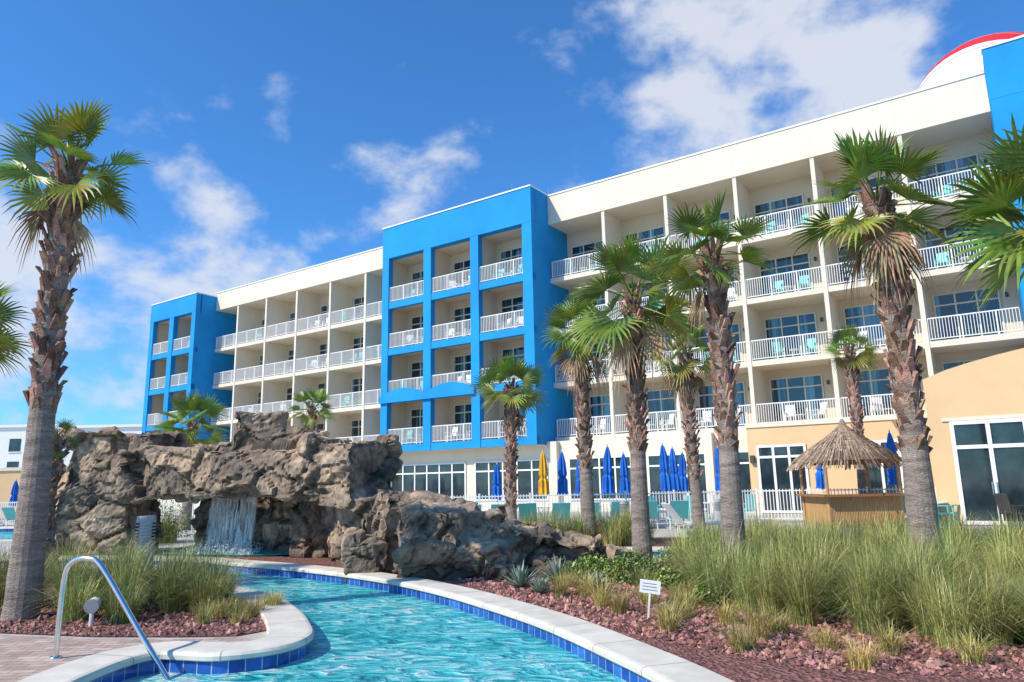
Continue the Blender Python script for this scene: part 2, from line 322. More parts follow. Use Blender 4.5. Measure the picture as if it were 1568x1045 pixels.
# ---------------------------------------------------------------- hotel
hotel=empty('beachfront_hotel_building',(0,0,0),math.radians(-34.7))
SL=[4.2,7.45,10.7,13.95]
st=MB(); rl=MB(); wn=MB(); fu=MB()
def window(x0,x1,y,z0,z1,cols,trans=None,k='glass',fr='frame',fw=.07):
    wn.box(x0,x1,y-.02,y+.05,z0,z1,k)
    wn.box(x0,x1,y-.07,y-.021,z0,z0+fw,fr); wn.box(x0,x1,y-.07,y-.021,z1-fw,z1,fr)
    for i in range(cols+1):
        x=x0+(x1-x0-fw)*i/cols; wn.box(x,x+fw,y-.075,y-.022,z0,z1,fr)
    if trans: wn.box(x0,x1,y-.072,y-.0215,trans,trans+fw,fr)
def rail(x0,x1,y,z,h=1.07,step=.115,mb=None,k='trim'):
    mb=mb or rl
    mb.box(x0,x1,y-.025,y+.025,z+h-.05,z+h,k); mb.box(x0,x1,y-.02,y+.02,z+.08,z+.12,k)
    n=max(1,int((x1-x0)/step))
    for i in range(n+1):
        x=x0+(x1-x0)*i/n; wv=.03 if i%11==0 else .0125
        mb.box(x-wv,x+wv,y-wv-.003,y+wv+.003,z+(.0 if i%11==0 else .12),z+h-.05,k)
def chair(mb,x,y,z,rz,k,lounge=False):
    T=Matrix.Translation((x,y,z))@Matrix.Rotation(rz,4,'Z')
    for sx in (-.26,.22):
        mb.box(sx,sx+.04,-.26,-.22,0,.62,k,T); mb.box(sx,sx+.04,.22,.26,0,.62,k,T); mb.box(sx-.02,sx+.06,-.3,.28,.62,.65,k,T)
    mb.box(-.22,.22,-.26,.25,.38,.42,k,T)
    T2=T@Matrix.Translation((0,.25,.42))@Matrix.Rotation(-.2,4,'X')
    for i in range(5): mb.box(-.22+i*.09,-.14+i*.09,0,.03,0,.6,k,T2)
def table(mb,x,y,z,k):
    mb.cyl((x,y,z+.42),(x,y,z+.45),.25,.25,k,10)
    for a in (0,2.1,4.2): mb.cyl((x+.18*math.cos(a),y+.18*math.sin(a),z),(x+.1*math.cos(a),y+.1*math.sin(a),z+.42),.015,.015,k,5)
def furn(x0,x1,y0,y1,z):
    r=rnd()
    if r<.85:
        k='teal' if rnd()<.35 else 'trim'; xm=(x0+x1)/2
        chair(fu,xm-.55+U(-.3,.2),y0+.6+U(0,.3),z,U(-.8,.8)+(math.pi if rnd()<.2 else 0),k)
        chair(fu,xm+.75+U(-.2,.3),y0+.6+U(0,.3),z,U(-1,.5),k); table(fu,xm+.1,y0+.6,z,'trim')
def backwin(x0,x1,yb,z):
    window(x0+.32,min(x0+2.95,x1-.3),yb,z+.06,z+2.55,3,z+1.95)
    wn.box(min(x0+3.15,x1-.18),min(x0+3.27,x1-.06),yb-.12,yb-.001,z+2.0,z+2.2,'bronze')
Yt,Yw,Yb=34.6,36.6,38.8
def wing(x0,fins,x1,top,dz=0):
    for i,z in enumerate(SL):
        z+=dz
        st.box(x0,x1,Yw,Yb,z-.28,z,'white')
    ed=[x0]+fins+[x1]
    for x in fins: st.box(x-.1,x+.1,Yw-.04,Yb,SL[0]-.3+dz,17.45+dz,'white')
    st.box(x0,x1,Yw-.09,Yb,17.45+dz,top,'white'); st.box(x0,x1,Yw-.14,Yw+.25,top,top+.09,'trim')
    for q in range(int((x1-x0)/3.9)+1): st.box(x0+q*3.9,x0+q*3.9+.02,Yw-.093,Yw-.089,17.46+dz,top-.01,'inner')
    st.box(x0,x1,Yb,Yb+.3,0,top-.3,'inner')
    for a,b in zip(ed[:-1],ed[1:]):
        for z in SL:
            z+=dz; rail(a+.12,b-.12,Yw+.06,z); backwin(a,b,Yb,z); furn(a,b,Yw,Yb,z)
def tower(cols,top,yb,dz=0,ground=True):
    x0=cols[0][0]; x1=cols[-1][1]
    for z in SL: 
        z+=dz; st.box(x0,x1,Yt+.002,Yt+.35,z-.45,z,'blue'); st.box(x0+.1,x1-.1,Yt+.352,yb,z-.25,z-.003,'inner')
    for i,(a,b) in enumerate(cols):
        st.box(a,b,Yt-.04,Yt+.38,SL[0]-.46+dz,17.1+dz,'blue')
        m=(a+b)/2
        if 0<i<len(cols)-1: st.box(m-.2,m+.2,Yt+.381,yb,SL[0]-.2+dz,17.1+dz,'inner')
    st.box(x0,x1,Yt-.05,Yt+.5,17.1+dz,top,'blue'); st.box(x0-.03,x1+.03,Yt-.10,Yt+.45,top,top+.09,'trim')
    st.box(x0,x0+.35,Yt+.382,Yb+.2,SL[0]-.45+dz,top-.002,'blue'); st.box(x1-.35,x1,Yt+.382,Yb+.2,SL[0]-.45+dz,top-.002,'blue')
    st.box(x1-.2,x1+.04,Yt+.46,Yb,top,top+.085,'trim')
    st.box(x0+.36,x0+.40,Yt+.39,yb,4.2+dz,17.1+dz,'inner')
    st.box(x0+.36,x1-.36,yb,yb+.3,4.2+dz,top-.6,'inner'); st.box(x0+.3,x1-.3,Yt+.5,yb,17.1+dz,17.3+dz,'inner')
    for (a,b),(c,d) in zip(cols[:-1],cols[1:]):
        for z in SL:
            z+=dz; rail(b+.02,c-.02,Yt+.1,z); backwin(b-.1,c+.2,yb,z); furn(b,c,Yt+.1,yb,z)
ct=[(-34.8,-34.2),(-31.0,-30.35),(-27.05,-26.4),(-23.05,-22.35)]
tower(ct,19.35,36.7)
tower([(-65,-64.4),(-61.7,-61.0),(-58.2,-57.6)],18.6,36.7,-.15)
wing(-57.6,[-54.4,-50.45,-46.5,-42.5,-38.6],-34.8,18.95,-.1)
wing(-22.35,[-18.55,-14.6,-10.65,-6.7,-2.75],.9,19.3)
tower([(.9,2.9),(6.2,6.9),(10.2,10.9),(14.2,16)],19.45,36.7)
wing(16,[19.9,23.8],27.7,19.3)
for (a,b,rise) in ((-34.8,-30.7,.38),(-30.7,-26.7,.38)):
    n=14
    for i in range(n):
        u0=i/n;u1=(i+1)/n; f=lambda u:7.45+.55*math.sin(math.pi*min(1,u*.9+.05))*1.0-.1
        xa=a+(b-a)*u0; xb=a+(b-a)*u1
        vs=[(xa,Yt-.22,7.0),(xb,Yt-.22,7.0),(xb,Yt-.06,7.0),(xa,Yt-.06,7.0),(xa,Yt-.22,f(u0)),(xb,Yt-.22,f(u1)),(xb,Yt-.06,f(u1)),(xa,Yt-.06,f(u0))]
        st.raw(vs,[(0,3,2,1),(4,5,6,7),(0,1,5,4),(1,2,6,5),(2,3,7,6),(3,0,4,7)],'blue')
st.box(-64.6,27.7,39.1,54,0,18.6,'white'); st.box(-64.5,27.6,36.9,53.9,18.601,18.65,'roof')
Yg=35.6
st.box(-64.6,-10.2,Yg,39.0,0,3.92,'white')
st.box(-34.8,-22.35,Yt+.1,Yg,3.7,3.75,'white')
for x in (-36.4,): st.box(x,x+1.4,Yt-.02,Yg-.01,0,3.74,'tan')
for a,b,n,z0 in ((-34.7,-28.3,6,.6),(-27.6,-22.3,5,.6),(-20.9,-17.0,4,.6),(-16.1,-12.9,3,.1),(-12.4,-10.6,2,.1),(-42,-38,4,.6),(-48,-44,4,.6),(-54,-50,4,.6)):
    window(a,b,Yg,z0,2.95,n,2.3,'glassd','trim',.09)
for x in (-21.7,-16.6,-12.65): st.box(x-.2,x+.2,Yg-.35,Yg-.002,0,3.9,'white')
Yp=34.3
st.box(-10.4,.9,Yp,Yb,0,3.93,'tan'); st.box(-10.45,.9,Yp-.06,Yp+.2,3.93,4.16,'white')
window(-10.0,-7.8,Yp,.05,3.1,3,2.5,'glassd','trim',.11); window(-5.6,-3.3,Yp,.05,3.1,3,2.5,'glassd','trim',.11)
for x in (-10.2,-7.5,-5.9): wn.box(x-.09,x+.09,Yp-.2,Yp-.001,2.3,2.65,'bronze')
Yq=27.6; nn=16
prev=None
for i in range(nn+1):
    x=-2.35+i*(11.4/nn); z=4.75+.95*math.sin(math.pi*i/nn)**.8
    if prev:
        xa,za=prev; vs=[(xa,Yq,0),(x,Yq,0),(x,Yp-.01,0),(xa,Yp-.01,0),(xa,Yq,za),(x,Yq,z),(x,Yp-.01,z),(xa,Yp-.01,za)]
        st.raw(vs,[(0,3,2,1),(4,5,6,7),(0,1,5,4),(2,3,7,6)]+([(3,0,4,7)] if i==1 else [])+([(1,2,6,5)] if i==nn else []),'tan')
    prev=(x,z)
window(-1.75,2.3,Yq,.03,3.3,4,2.4,'glassd','trim',.12); window(3.2,7.3,Yq,.03,3.3,4,2.4,'glassd','trim',.12)
for x in (-.82,-.70,1.22,1.34): wn.box(x,x+.035,Yq-.13,Yq-.09,.95,1.35,'steel')
st.box(-1.95,2.5,Yq-.05,Yq-.001,3.31,3.42,'white')
for x,y in ((-24,35),(-34,35),(-15,37),(-5,37),(-45,37),(-52,37),(-12,40),(-.5,37),(-22.6,37)):
    st.cyl((x,y,18.6),(x,y,20.1 if y>34.9 else 20),.012,.008,'grey',5)
st.obj('walls_and_slabs',hotel); rl.obj('balcony_railings',hotel); wn.obj('windows_and_doors',hotel); fu.obj('balcony_furniture',hotel)

# beach ball dome on the roof
def ballmat():
    m=bpy.data.materials.new('beach_ball_panels'); nt=nodes(m); N=nt.nodes; L=nt.links
    out=N.new('ShaderNodeOutputMaterial'); b=N.new('ShaderNodeBsdfPrincipled'); b.inputs['Roughness'].default_value=.5
    tc=N.new('ShaderNodeTexCoord'); sp=N.new('ShaderNodeSeparateXYZ'); L.new(tc.outputs['Object'],sp.inputs[0])
    at=N.new('ShaderNodeMath'); at.operation='ARCTAN2'; L.new(sp.outputs[0],at.inputs[0]); L.new(sp.outputs[1],at.inputs[1])
    mr=N.new('ShaderNodeMapRange'); mr.inputs[1].default_value=-math.pi; mr.inputs[2].default_value=math.pi; L.new(at.outputs[0],mr.inputs[0])
    r=N.new('ShaderNodeValToRGB'); r.color_ramp.interpolation='CONSTANT'; e=r.color_ramp.elements
    e[0].position=0; e[0].color=(.02,.2,.7,1); e[1].position=.08; e[1].color=(.70,.66,.58,1)
    for p,c in ((.352,(.70,.02,.025,1)),(.55,(.70,.66,.58,1)),(.74,(.85,.6,.02,1)),(.92,(.02,.2,.7,1))):
        k=e.new(p); k.color=c
    L.new(mr.outputs[0],r.inputs[0]); L.new(r.outputs[0],b.inputs['Base Color']); L.new(b.outputs[0],out.inputs[0]); return m
M['ball']=ballmat()
bm=bmesh.new(); bmesh.ops.create_uvsphere(bm,u_segments=48,v_segments=24,radius=3.75)
me=bpy.data.meshes.new('beach_ball_dome'); bm.to_mesh(me); bm.free(); me.materials.append(M['ball'])
for p in me.polygons: p.use_smooth=True
o=bpy.data.objects.new('beach_ball_dome',me); COL.objects.link(o)
zax=Vector((.30,-.80,.22)).normalized(); yax=(Vector((0,0,1))-zax*zax.z).normalized(); xax=yax.cross(zax)
mt=Matrix((xax,yax,zax)).transposed().to_4x4(); mt.translation=Vector((25.3,34.5,20.2)); o.matrix_world=mt
mb=MB()
for a in range(12):
    t0=a*math.pi/6
    pts=[Vector((math.sin(p)*math.cos(t0),math.sin(p)*math.sin(t0),math.cos(p)))*3.755 for p in [math.pi*i/24 for i in range(25)]]
    mb.tube(pts,[.02]*25,'grey',4)
mb.cyl((0,0,3.7),(0,0,3.85),.35,.3,'trim',16)
mb.obj('panel_seams',o)

# ---------------------------------------------------------------- distant buildings + perimeter wall
for x0,x1,y0,h in ((-78,-60,96,10.2),(-60,-44,92,9.6)):
    e=empty('white_apartment_building'); b=MB()
    b.box(x0,x1,y0,y0+14,0,h,'trim'); b.box(x0-.3,x1+.3,y0-.3,y0+14.3,h,h+.35,'trim')
    for i in range(5):
        for zf in (1,4,7):
            xa=x0+1+(x1-x0-2)*i/5; b.box(xa+.4,xa+1.9,y0-.06,y0-.01,zf,zf+1.7,'glassd'); b.box(xa+.3,xa+2,y0-.12,y0-.06,zf-.12,zf,'trim')
            b.box(x1+.01,x1+.06,y0+1+i*2.5,y0+2.3+i*2.5,zf,zf+1.7,'glassd')
    b.obj('walls_and_windows',e)
b=MB(); b.box(-60,-24,46,46.4,0,3.0,'tan'); b.box(-60,-24,45.9,46.5,3.0,3.2,'white')
for i in range(9): b.box(-59+i*4.2,-58.5+i*4.2,45.88,45.99,0,2.99,'white')
b.obj('perimeter_wall')

# ---------------------------------------------------------------- rocks
def rockmass(name,blocks,voxel,seed,parent=None,amp=1.):
    bm=bmesh.new()
    for (cx,cy,cz,sx,sy,sz,rz,tl) in blocks:
        T=Matrix.Translation((cx,cy,cz))@Matrix.Rotation(rz,4,'Z')@Matrix.Rotation(tl,4,'X')@Matrix.Rotation(tl*.7,4,'Y')@Matrix.Diagonal((sx,sy,sz,1))
        bmesh.ops.create_cube(bm,size=1,matrix=T)
    me=bpy.data.meshes.new('t'); bm.to_mesh(me); bm.free()
    o=bpy.data.objects.new('t',me); COL.objects.link(o)
    md=o.modifiers.new('r','REMESH'); md.mode='VOXEL'; md.voxel_size=voxel
    sm=o.modifiers.new('s','SMOOTH'); sm.iterations=4; sm.factor=.5
    dg=bpy.context.evaluated_depsgraph_get(); m2=bpy.data.meshes.new_from_object(o.evaluated_get(dg)); m2.name=name
    bpy.data.objects.remove(o)
    off=Vector((seed*7.3,seed*3.1,seed*1.7)); cols=[]
    nv=[(v.co.copy(),v.normal.copy()) for v in m2.vertices]
    for i,(p,n) in enumerate(nv):
        q=(p+off); wq=q+noise.noise_vector(q*.9)*.2
        tot=0; sh=1
        for scl,a in ((.85,.18),(2.0,.08),(5.,.022)):
            z=Vector((wq.x*scl,wq.y*scl,wq.z*scl*1.5)); ds,ps=noise.voronoi(z); c=ps[0]
            tv=noise.cell_vector(c*17.3+Vector((3,5,7)))-Vector((.5,.5,.5)); 
            tot+=a*((z-c).dot(tv)*1.5+(noise.cell(c*11.1)-.5)*.7)
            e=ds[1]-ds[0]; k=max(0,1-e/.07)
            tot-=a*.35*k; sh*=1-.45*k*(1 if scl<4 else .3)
            sh*=1+(noise.cell(c*5.3)-.5)*.22
        tot+=noise.fractal(q*6,1.,2.,4)*.014
        m2.vertices[i].co=p+n*tot*amp
        sh*=1.+.30*noise.noise(q*.8)
        cols.append(sh)
    m2.materials.clear(); m2.materials.append(M['rock'])
    at=m2.attributes.new('col','FLOAT_COLOR','POINT'); buf=[]
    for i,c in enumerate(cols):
        z=nv[i][0].z; base_tone=.55+.45*min(1,max(0,z/.35)); c=c*base_tone; buf.extend((c,c*.98,c*.96,1))  # vertex colour gets darker towards the bottom of the rocks
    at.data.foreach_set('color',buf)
    m2.polygons.foreach_set('use_smooth',[False]*len(m2.polygons)); m2.update()
    o=bpy.data.objects.new(name,m2); COL.objects.link(o)
    if parent: o.parent=parent
    return o
arch=empty('rock_waterfall_arch')
A=math.atan2(15.9-18.9,-3.4+10.2)
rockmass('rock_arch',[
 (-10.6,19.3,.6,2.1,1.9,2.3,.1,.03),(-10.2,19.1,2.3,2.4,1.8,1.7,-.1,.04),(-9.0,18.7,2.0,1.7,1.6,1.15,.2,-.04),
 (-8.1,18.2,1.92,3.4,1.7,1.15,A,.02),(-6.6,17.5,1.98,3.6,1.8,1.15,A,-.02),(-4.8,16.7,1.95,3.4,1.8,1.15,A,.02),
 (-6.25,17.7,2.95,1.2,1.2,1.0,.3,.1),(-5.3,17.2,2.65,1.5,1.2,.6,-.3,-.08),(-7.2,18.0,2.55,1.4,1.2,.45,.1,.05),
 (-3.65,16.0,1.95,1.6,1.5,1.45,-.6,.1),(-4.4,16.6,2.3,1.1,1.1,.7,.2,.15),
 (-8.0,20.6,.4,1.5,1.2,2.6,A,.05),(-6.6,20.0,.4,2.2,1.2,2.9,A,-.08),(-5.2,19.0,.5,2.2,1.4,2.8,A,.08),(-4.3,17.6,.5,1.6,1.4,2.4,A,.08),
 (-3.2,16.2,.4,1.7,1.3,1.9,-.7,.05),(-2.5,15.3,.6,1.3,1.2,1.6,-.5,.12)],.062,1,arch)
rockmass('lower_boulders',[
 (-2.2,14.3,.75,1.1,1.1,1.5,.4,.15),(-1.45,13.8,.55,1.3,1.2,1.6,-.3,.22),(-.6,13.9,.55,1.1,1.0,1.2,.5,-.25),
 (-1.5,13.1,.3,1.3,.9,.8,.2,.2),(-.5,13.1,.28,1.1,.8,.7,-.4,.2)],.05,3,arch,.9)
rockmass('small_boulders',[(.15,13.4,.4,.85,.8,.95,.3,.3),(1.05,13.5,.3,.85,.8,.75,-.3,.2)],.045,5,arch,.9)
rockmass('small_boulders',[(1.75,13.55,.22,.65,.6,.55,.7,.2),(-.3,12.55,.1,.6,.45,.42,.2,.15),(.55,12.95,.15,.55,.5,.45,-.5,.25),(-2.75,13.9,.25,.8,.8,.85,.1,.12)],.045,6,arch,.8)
wf=MB()
for lay in range(3):
    nX=14; nZ=8; x0=-8.05+lay*.05; x1=-6.6; vs=[]; 
    for j in range(nZ+1):
        v=j/nZ
        for i in range(nX+1):
            u=i/nX; x=x0+(x1-x0)*u; z=1.75-1.87*v; vs.append((x,19.25-(x+7.3)*.4-.35*v**.6-.06*lay+.06*math.sin(u*9+lay),z))
    wf.raw(vs,[(j*(nX+1)+i,j*(nX+1)+i+1,(j+1)*(nX+1)+i+1,(j+1)*(nX+1)+i) for j in range(nZ) for i in range(nX)],'sheet')
for i in range(1300):
    x=U(-8.3,-6.3); y=18.7-(x+7.3)*.35+U(-.7,.2); r=U(.004,.015); z=.04+abs(random.gauss(0,.12)); wf.cyl((x,y,z),(x,y,z+r*1.6),r,r*.5,'fall',5)
wf.obj('waterfall',arch)
gp=catmull([(-8.9,18.6),(-7.4,18.0),(-5.6,17.6),(-4.9,18.2),(-6,19.6),(-8.4,20.4)],5,True)
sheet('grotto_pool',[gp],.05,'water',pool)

# ---------------------------------------------------------------- palms
def fan(mb,o,az,el,pl,rad,key,tint,droop=.35,nseg=24,spread=112,petk=None):
    d=Vector((math.cos(az)*math.cos(el),math.sin(az)*math.cos(el),math.sin(el)))
    pts=[]; p=Vector(o)
    for i in range(5):
        pts.append(p.copy()); p=p+d*pl/4; d=(d+Vector((0,0,-.03-.06*droop))).normalized()
    hub=pts[-1]
    mb.tube(pts,[.020,.015,.012,.011,.009],petk or key,4,tint)
    side=d.cross(Vector((0,0,1))); side=side.normalized() if side.length>.05 else Vector((1,0,0))
    tw=U(-.9,.9); side=(Quaternion(d,tw)@side).normalized(); up=side.cross(d).normalized()
    vf=U(.12,.40)
    for i in range(nseg):
        a=math.radians(-spread+2*spread*(i+.5)/nseg); da=math.radians(spread/nseg)
        L_=rad*(1-.25*(abs(a)/math.radians(spread))**2)*U(.84,1.10)
        def P(r,ang,lift=0):
            q=hub+(d*math.cos(ang)+side*math.sin(ang))*r+up*(vf*abs(math.sin(ang))*r+lift)
            q.z-=droop*(r/rad)**2.5*rad*.6*(.6+.4*math.cos(ang)); return q
        c=(tint[0]*U(.8,1.2),tint[1]*U(.85,1.15),tint[2])
        r1=L_*.48; r2=L_*.78; dj=U(-.06,.06)
        h=P(.0,a); mL=P(r1,a-da*.98); mC=P(r1,a,.03*rad); mR=P(r1,a+da*.98)
        w2=da*.34; e1=P(r2,a-w2+dj*.5); e2=P(r2,a+w2+dj*.5); tp=P(L_,a+dj); tp.z-=U(.0,.18)*L_*(.3+droop)
        mb.raw([h,mL,mC,mR,e1,e2,tp],[(0,1,2),(0,2,3),(1,4,2),(2,4,5),(2,5,3),(4,6,5)],key,c)
def palm(x,y,h,r,tr=.2,boot=.42,nleaf=24,dead=5,seed=1,lean=(0,0),name='sabal_palm_tree',dark=1.):
    random.seed(seed*101+3)
    e=empty(name,(x,y,0)); mb=MB()
    H=h; hh=H-.15
    n=40; pts=[];rad=[]
    for i in range(n+1):
        u=i/n; pts.append((lean[0]*u*u+.04*math.sin(u*4+seed),lean[1]*u*u,-.1+u*(hh+.1))); rad.append(tr*(1.08-.30*min(1,u*2.2)+.05*noise.noise(Vector((u*25,seed,0)))) if u<.93 else tr*.7)
    rad[0]*=1.15
    mb.tube(pts,rad,'trunk',18)
    def at(z):
        u=z/hh; return Vector((lean[0]*u*u+.04*math.sin(u*4+seed),lean[1]*u*u,z))
    z=boot*H; k=0
    while z<H-.05:
        a=k*2.399963+U(-.3,.3); f=(z/H-boot)/(1-boot); c=at(z); rr=tr*.76
        dr=Vector((math.cos(a),math.sin(a),0)); sd=Vector((-dr.y,dr.x,0)); w_=tr*U(.26,.42); ln=U(.07,.21)*(1+.4*f)*(tr/.17); outw=U(.02,.12)*(1+.6*f)
        b0=c+dr*(rr*.82); tint=U(.45,1.9); col=(tint,tint*U(.9,1.08),tint*U(.85,1.1)); sk_=sd*U(-.05,.05)
        vs=[b0-sd*w_+Vector((0,0,-.03)),b0+sd*w_+Vector((0,0,-.03)),b0+dr*.025+sd*w_*.8-Vector((0,0,.01)),b0+dr*.025-sd*w_*.8-Vector((0,0,.01)),
            b0-sd*w_*.40+dr*(outw*.7)+sk_+Vector((0,0,ln)),b0+sd*w_*.40+dr*(outw*.7)+sk_+Vector((0,0,ln*U(.75,1.1))),b0+dr*(outw+.025)+sd*w_*.35+sk_+Vector((0,0,ln*.92)),b0+dr*(outw+.025)-sd*w_*.35+sk_+Vector((0,0,ln*U(.75,1)))]
        mb.raw(vs,[(3,2,1,0),(4,5,6,7),(0,1,5,4),(1,2,6,5),(2,3,7,6),(3,0,4,7)],'boot',col)
        z+=.022*(.2/tr)**.5; k+=1
    # loose fibre around the boots
    for i in range(260):
        zz=U(boot*H,hh); a=U(0,6.283); c=at(zz); dr=Vector((math.cos(a),math.sin(a),0)); sd=Vector((-dr.y,dr.x,0)); p=c+dr*tr*.8; g_=U(.5,1.8); l=U(.04,.14)
        mb.face([p-sd*.006,p+sd*.006,p+dr*U(.03,.11)+Vector((0,0,U(-1,1)*l))+sd*U(-.04,.04)],'boot',(g_,g_,g_))
    mb.obj('trunk',e,smooth=False)
    lf=MB(); top=at(hh)
    for i in range(nleaf):
        u=(i+.5)/nleaf; az=i*2.399963+U(-.35,.35)
        el=math.radians(80-110*u**.9)+U(-.2,.2)
        pl=r*U(.42,.60)*(.75+.25*math.sin(u*math.pi)); fr=r*U(.48,.62)*(.9 if u<.15 else 1)
        g=U(.6,1.4)*dark; yl=1+.6*max(0,u-.6)*U(0,2)
        fan(lf,top+Vector((0,0,-.25*u+.08)),az,el,pl,fr,'leaf',(g*yl*U(.9,1.4),g*U(.95,1.1),g*U(.6,1.2)),droop=.05+.34*u)
    lf.obj('crown',e)
    df=MB()
    for i in range(dead):
        az=U(0,6.28); g=U(.7,1.3)
        fan(df,top+Vector((0,0,-.25)),az,math.radians(U(-70,-35)),r*.42,r*.46,'dead',(g,g*.95,g*.9),droop=U(.9,1.4),nseg=14,spread=60)
    if dead: df.obj('dead_fronds',e)
    random.seed(seed)
    return e
palm(-6.47,9.8,6.35,1.12,.20,.42,19,4,1,(.08,0))
palm(-8.6,13.6,2.7,.45,.15,.1,6,8,2)
palm(-9.6,12,4.55,1.25,.19,.3,19,4,3)
palm(2.37,13.8,5.3,1.5,.18,.40,21,3,4)
palm(3.33,11.3,5.4,1.05,.18,.38,16,3,5,(-.05,0))
palm(5.75,10.5,5.9,1.25,.21,.32,21,9,6,(-.06,0))
palm(7.75,9.5,5.2,1.7,.2,.3,23,4,7)
palm(4.67,19,5.1,1.05,.16,.3,16,8,8)
palm(1.88,19,5.7,1.25,.19,.3,18,10,9)
palm(-.1,24,4.85,1.35,.19,.15,19,2,10)
palm(12.35,26,6.3,1.0,.19,.3,16,1,11)
palm(-13.4,30,4.3,1.75,.22,.3,21,2,12)
palm(-8.96,32,5.2,1.15,.18,.3,16,1,13)

# ---------------------------------------------------------------- grasses
def inpoly(x,y,P):
    c=False;n=len(P)
    for i in range(n):
        a=P[i];b=P[i-1]
        if (a[1]>y)!=(b[1]>y) and x<(b[0]-a[0])*(y-a[1])/(b[1]-a[1])+a[0]: c=not c
    return c
def blade(mb,x,y,h,az,bend,wd,key,c,z0=0):
    dx,dy=math.cos(az),math.sin(az); sx,sy=-dy*wd,dx*wd; vs=[]
    for j in range(4):
        u=j/4; o=bend*h*u**2.0; zz=z0+h*(u-.35*bend*u*u*u); k=1-.6*u
        vs+= [(x+dx*o-sx*k,y+dy*o-sy*k,zz),(x+dx*o+sx*k,y+dy*o+sy*k,zz)]
    o=bend*h; vs.append((x+dx*o,y+dy*o,z0+h*(1-.35*bend)-.1*h*bend))
    mb.raw(vs,[(0,1,3,2),(2,3,5,4),(4,5,7,6),(6,7,8)],key,c)
def clump(mb,x,y,h,n,spr=.16,key='grass',wd=.0032,hue=1.,bs=.45):
    cg=U(.72,1.25); hu=U(.85,1.3)
    for i in range(n):
        a=U(0,6.283); r=spr*math.sqrt(rnd()); g=cg*U(.55,1.45); st_=rnd()<.26
        c=(g*1.9,g*1.45,g*2.0) if st_ else (g*U(.75,1.25)*hue*hu,g*U(.95,1.15),g*U(.6,1.1))
        blade(mb,x+r*math.cos(a),y+r*math.sin(a),h*U(.5,1.18),a+U(-.8,.8),abs(random.gauss(bs,.42)),wd*U(.6,1.3),key,c,.01)
random.seed(21)
g=MB()
reg=[(2.75,12.8),(2.5,10.8),(2.6,9.4),(2.95,8.3),(3.6,7.4),(4.4,6.8),(9,6.2),(12,12),(8,14.8),(3.6,14.6)]
yy=6.5
while yy<14.6:
    xx=2.4
    while xx<11:
        x=xx+U(-.25,.25); y=yy+U(-.25,.25)
        if inpoly(x,y,reg) and x<.78*y+.8:
            near=y<9.5
            clump(g,x,y,U(.6,1.08) if y>8 else U(.5,.85),int(500 if near else 290),.15,wd=.003 if near else .0043,bs=.55)
        xx+=.48
    yy+=.45
g.obj('ornamental_grass')
g=MB()
for x,y,h in ((-5.2,10.0,.9),(-4.6,10.1,.85),(-5.7,10.4,.95),(-6.3,10.7,.9),(-4.1,9.9,.65),(-5.1,10.8,.95),(-4.5,10.8,.9),(-5.9,11.2,.95),(-6.9,10.6,.9),(-7.5,11.1,.9),(-8.1,11.5,1.),(-7.2,12,1.),(-5.3,11.8,.9),(-8.9,12.2,1.),(-6.4,12.2,1.),(-4.9,9.4,.55),(-5.6,9.6,.6),(-4.2,10.6,.8)):
    clump(g,x,y,h,600,.18,bs=.6)
for i in range(14): clump(g,U(-3.95,-3.25),U(9.0,10.3),U(.2,.34),120,.1,hue=1.3)
g.obj('ornamental_grass')
g=MB()
for i in range(28): clump(g,U(.2,3.4),U(18.3,20.5),U(.7,1.05),220,.24,wd=.006)
for i in range(18): clump(g,U(3.0,5.2),U(13.4,14.7),U(.45,.7),200,.2,wd=.005)
for i in range(10): clump(g,U(-11.8,-10.6),U(21.5,23.5),U(.8,1.1),160,.25,wd=.007)
for i in range(8): clump(g,U(5.5,10),U(16,19),U(.5,.8),200,.22,wd=.006)
g.obj('ornamental_grass')
g=MB()
for x,y in ((.95,10.7),(1.25,9.3),(1.7,9.9),(2.0,9.0),(2.35,8.5),(2.2,10.3),(1.6,8.1),(2.7,7.9),(2.9,7.2),(3.4,7.0),(.8,11.6),(1.9,11.4),(1.1,9.8),(3.9,6.6),(2.4,7.6),(2.1,7.2),(4.6,6.2),(.6,10.6),(2.2,9.6),(1.75,8.7),(2.9,6.5)):
    clump(g,x,y,U(.24,.46),230,.10,hue=1.3,wd=.003,bs=.7)
g.obj('grass_tuft')
def shrub(name,x,y,rx,h,n,key='shrub',flower=None,seed=1):
    random.seed(seed); mb=MB()
    for i in range(14):
        a=U(0,6.28); mb.cyl((x,y,0),(x+math.cos(a)*rx*.7,y+math.sin(a)*rx*.7,h*U(.5,.9)),.008,.003,key,5,c=(.9,.6,.5))
    for i in range(n):
        a=U(0,6.28); rr=rx*rnd()**.5; z=h*U(.1,1)*(1-.5*(rr/rx)**2); p=Vector((x+rr*math.cos(a),y+rr*math.sin(a),z+.02))
        d=Vector((U(-1,1),U(-1,1),U(.1,1))).normalized(); s_=d.orthogonal().normalized(); l=U(.03,.07); wd=l*.3; gg=U(.6,1.6)
        fl=flower and rnd()<.10 and z>h*.35
        c=flower if fl else (gg*1.1,gg,gg*.7)
        mb.face([p,p+d*l*.5+s_*wd,p+d*l,p+d*l*.5-s_*wd],key,c)
    return mb.obj(name)
for i,(x,y,rx,h,fl) in enumerate(((1.3,12.5,.38,.42,(5,3.2,.5)),(1.95,12.5,.4,.45,None),(2.75,12.9,.45,.5,(5,3.2,.5)),(1.7,11.9,.3,.35,(4,.6,.5)),(3.2,13.4,.5,.6,None),(.9,12.0,.25,.3,None),(2.3,11.2,.3,.3,(5,3.2,.5)),(2.5,9.8,.25,.25,None))):
    shrub('flowering_shrub',x,y,rx,h,900,'shrub',fl,i+5)
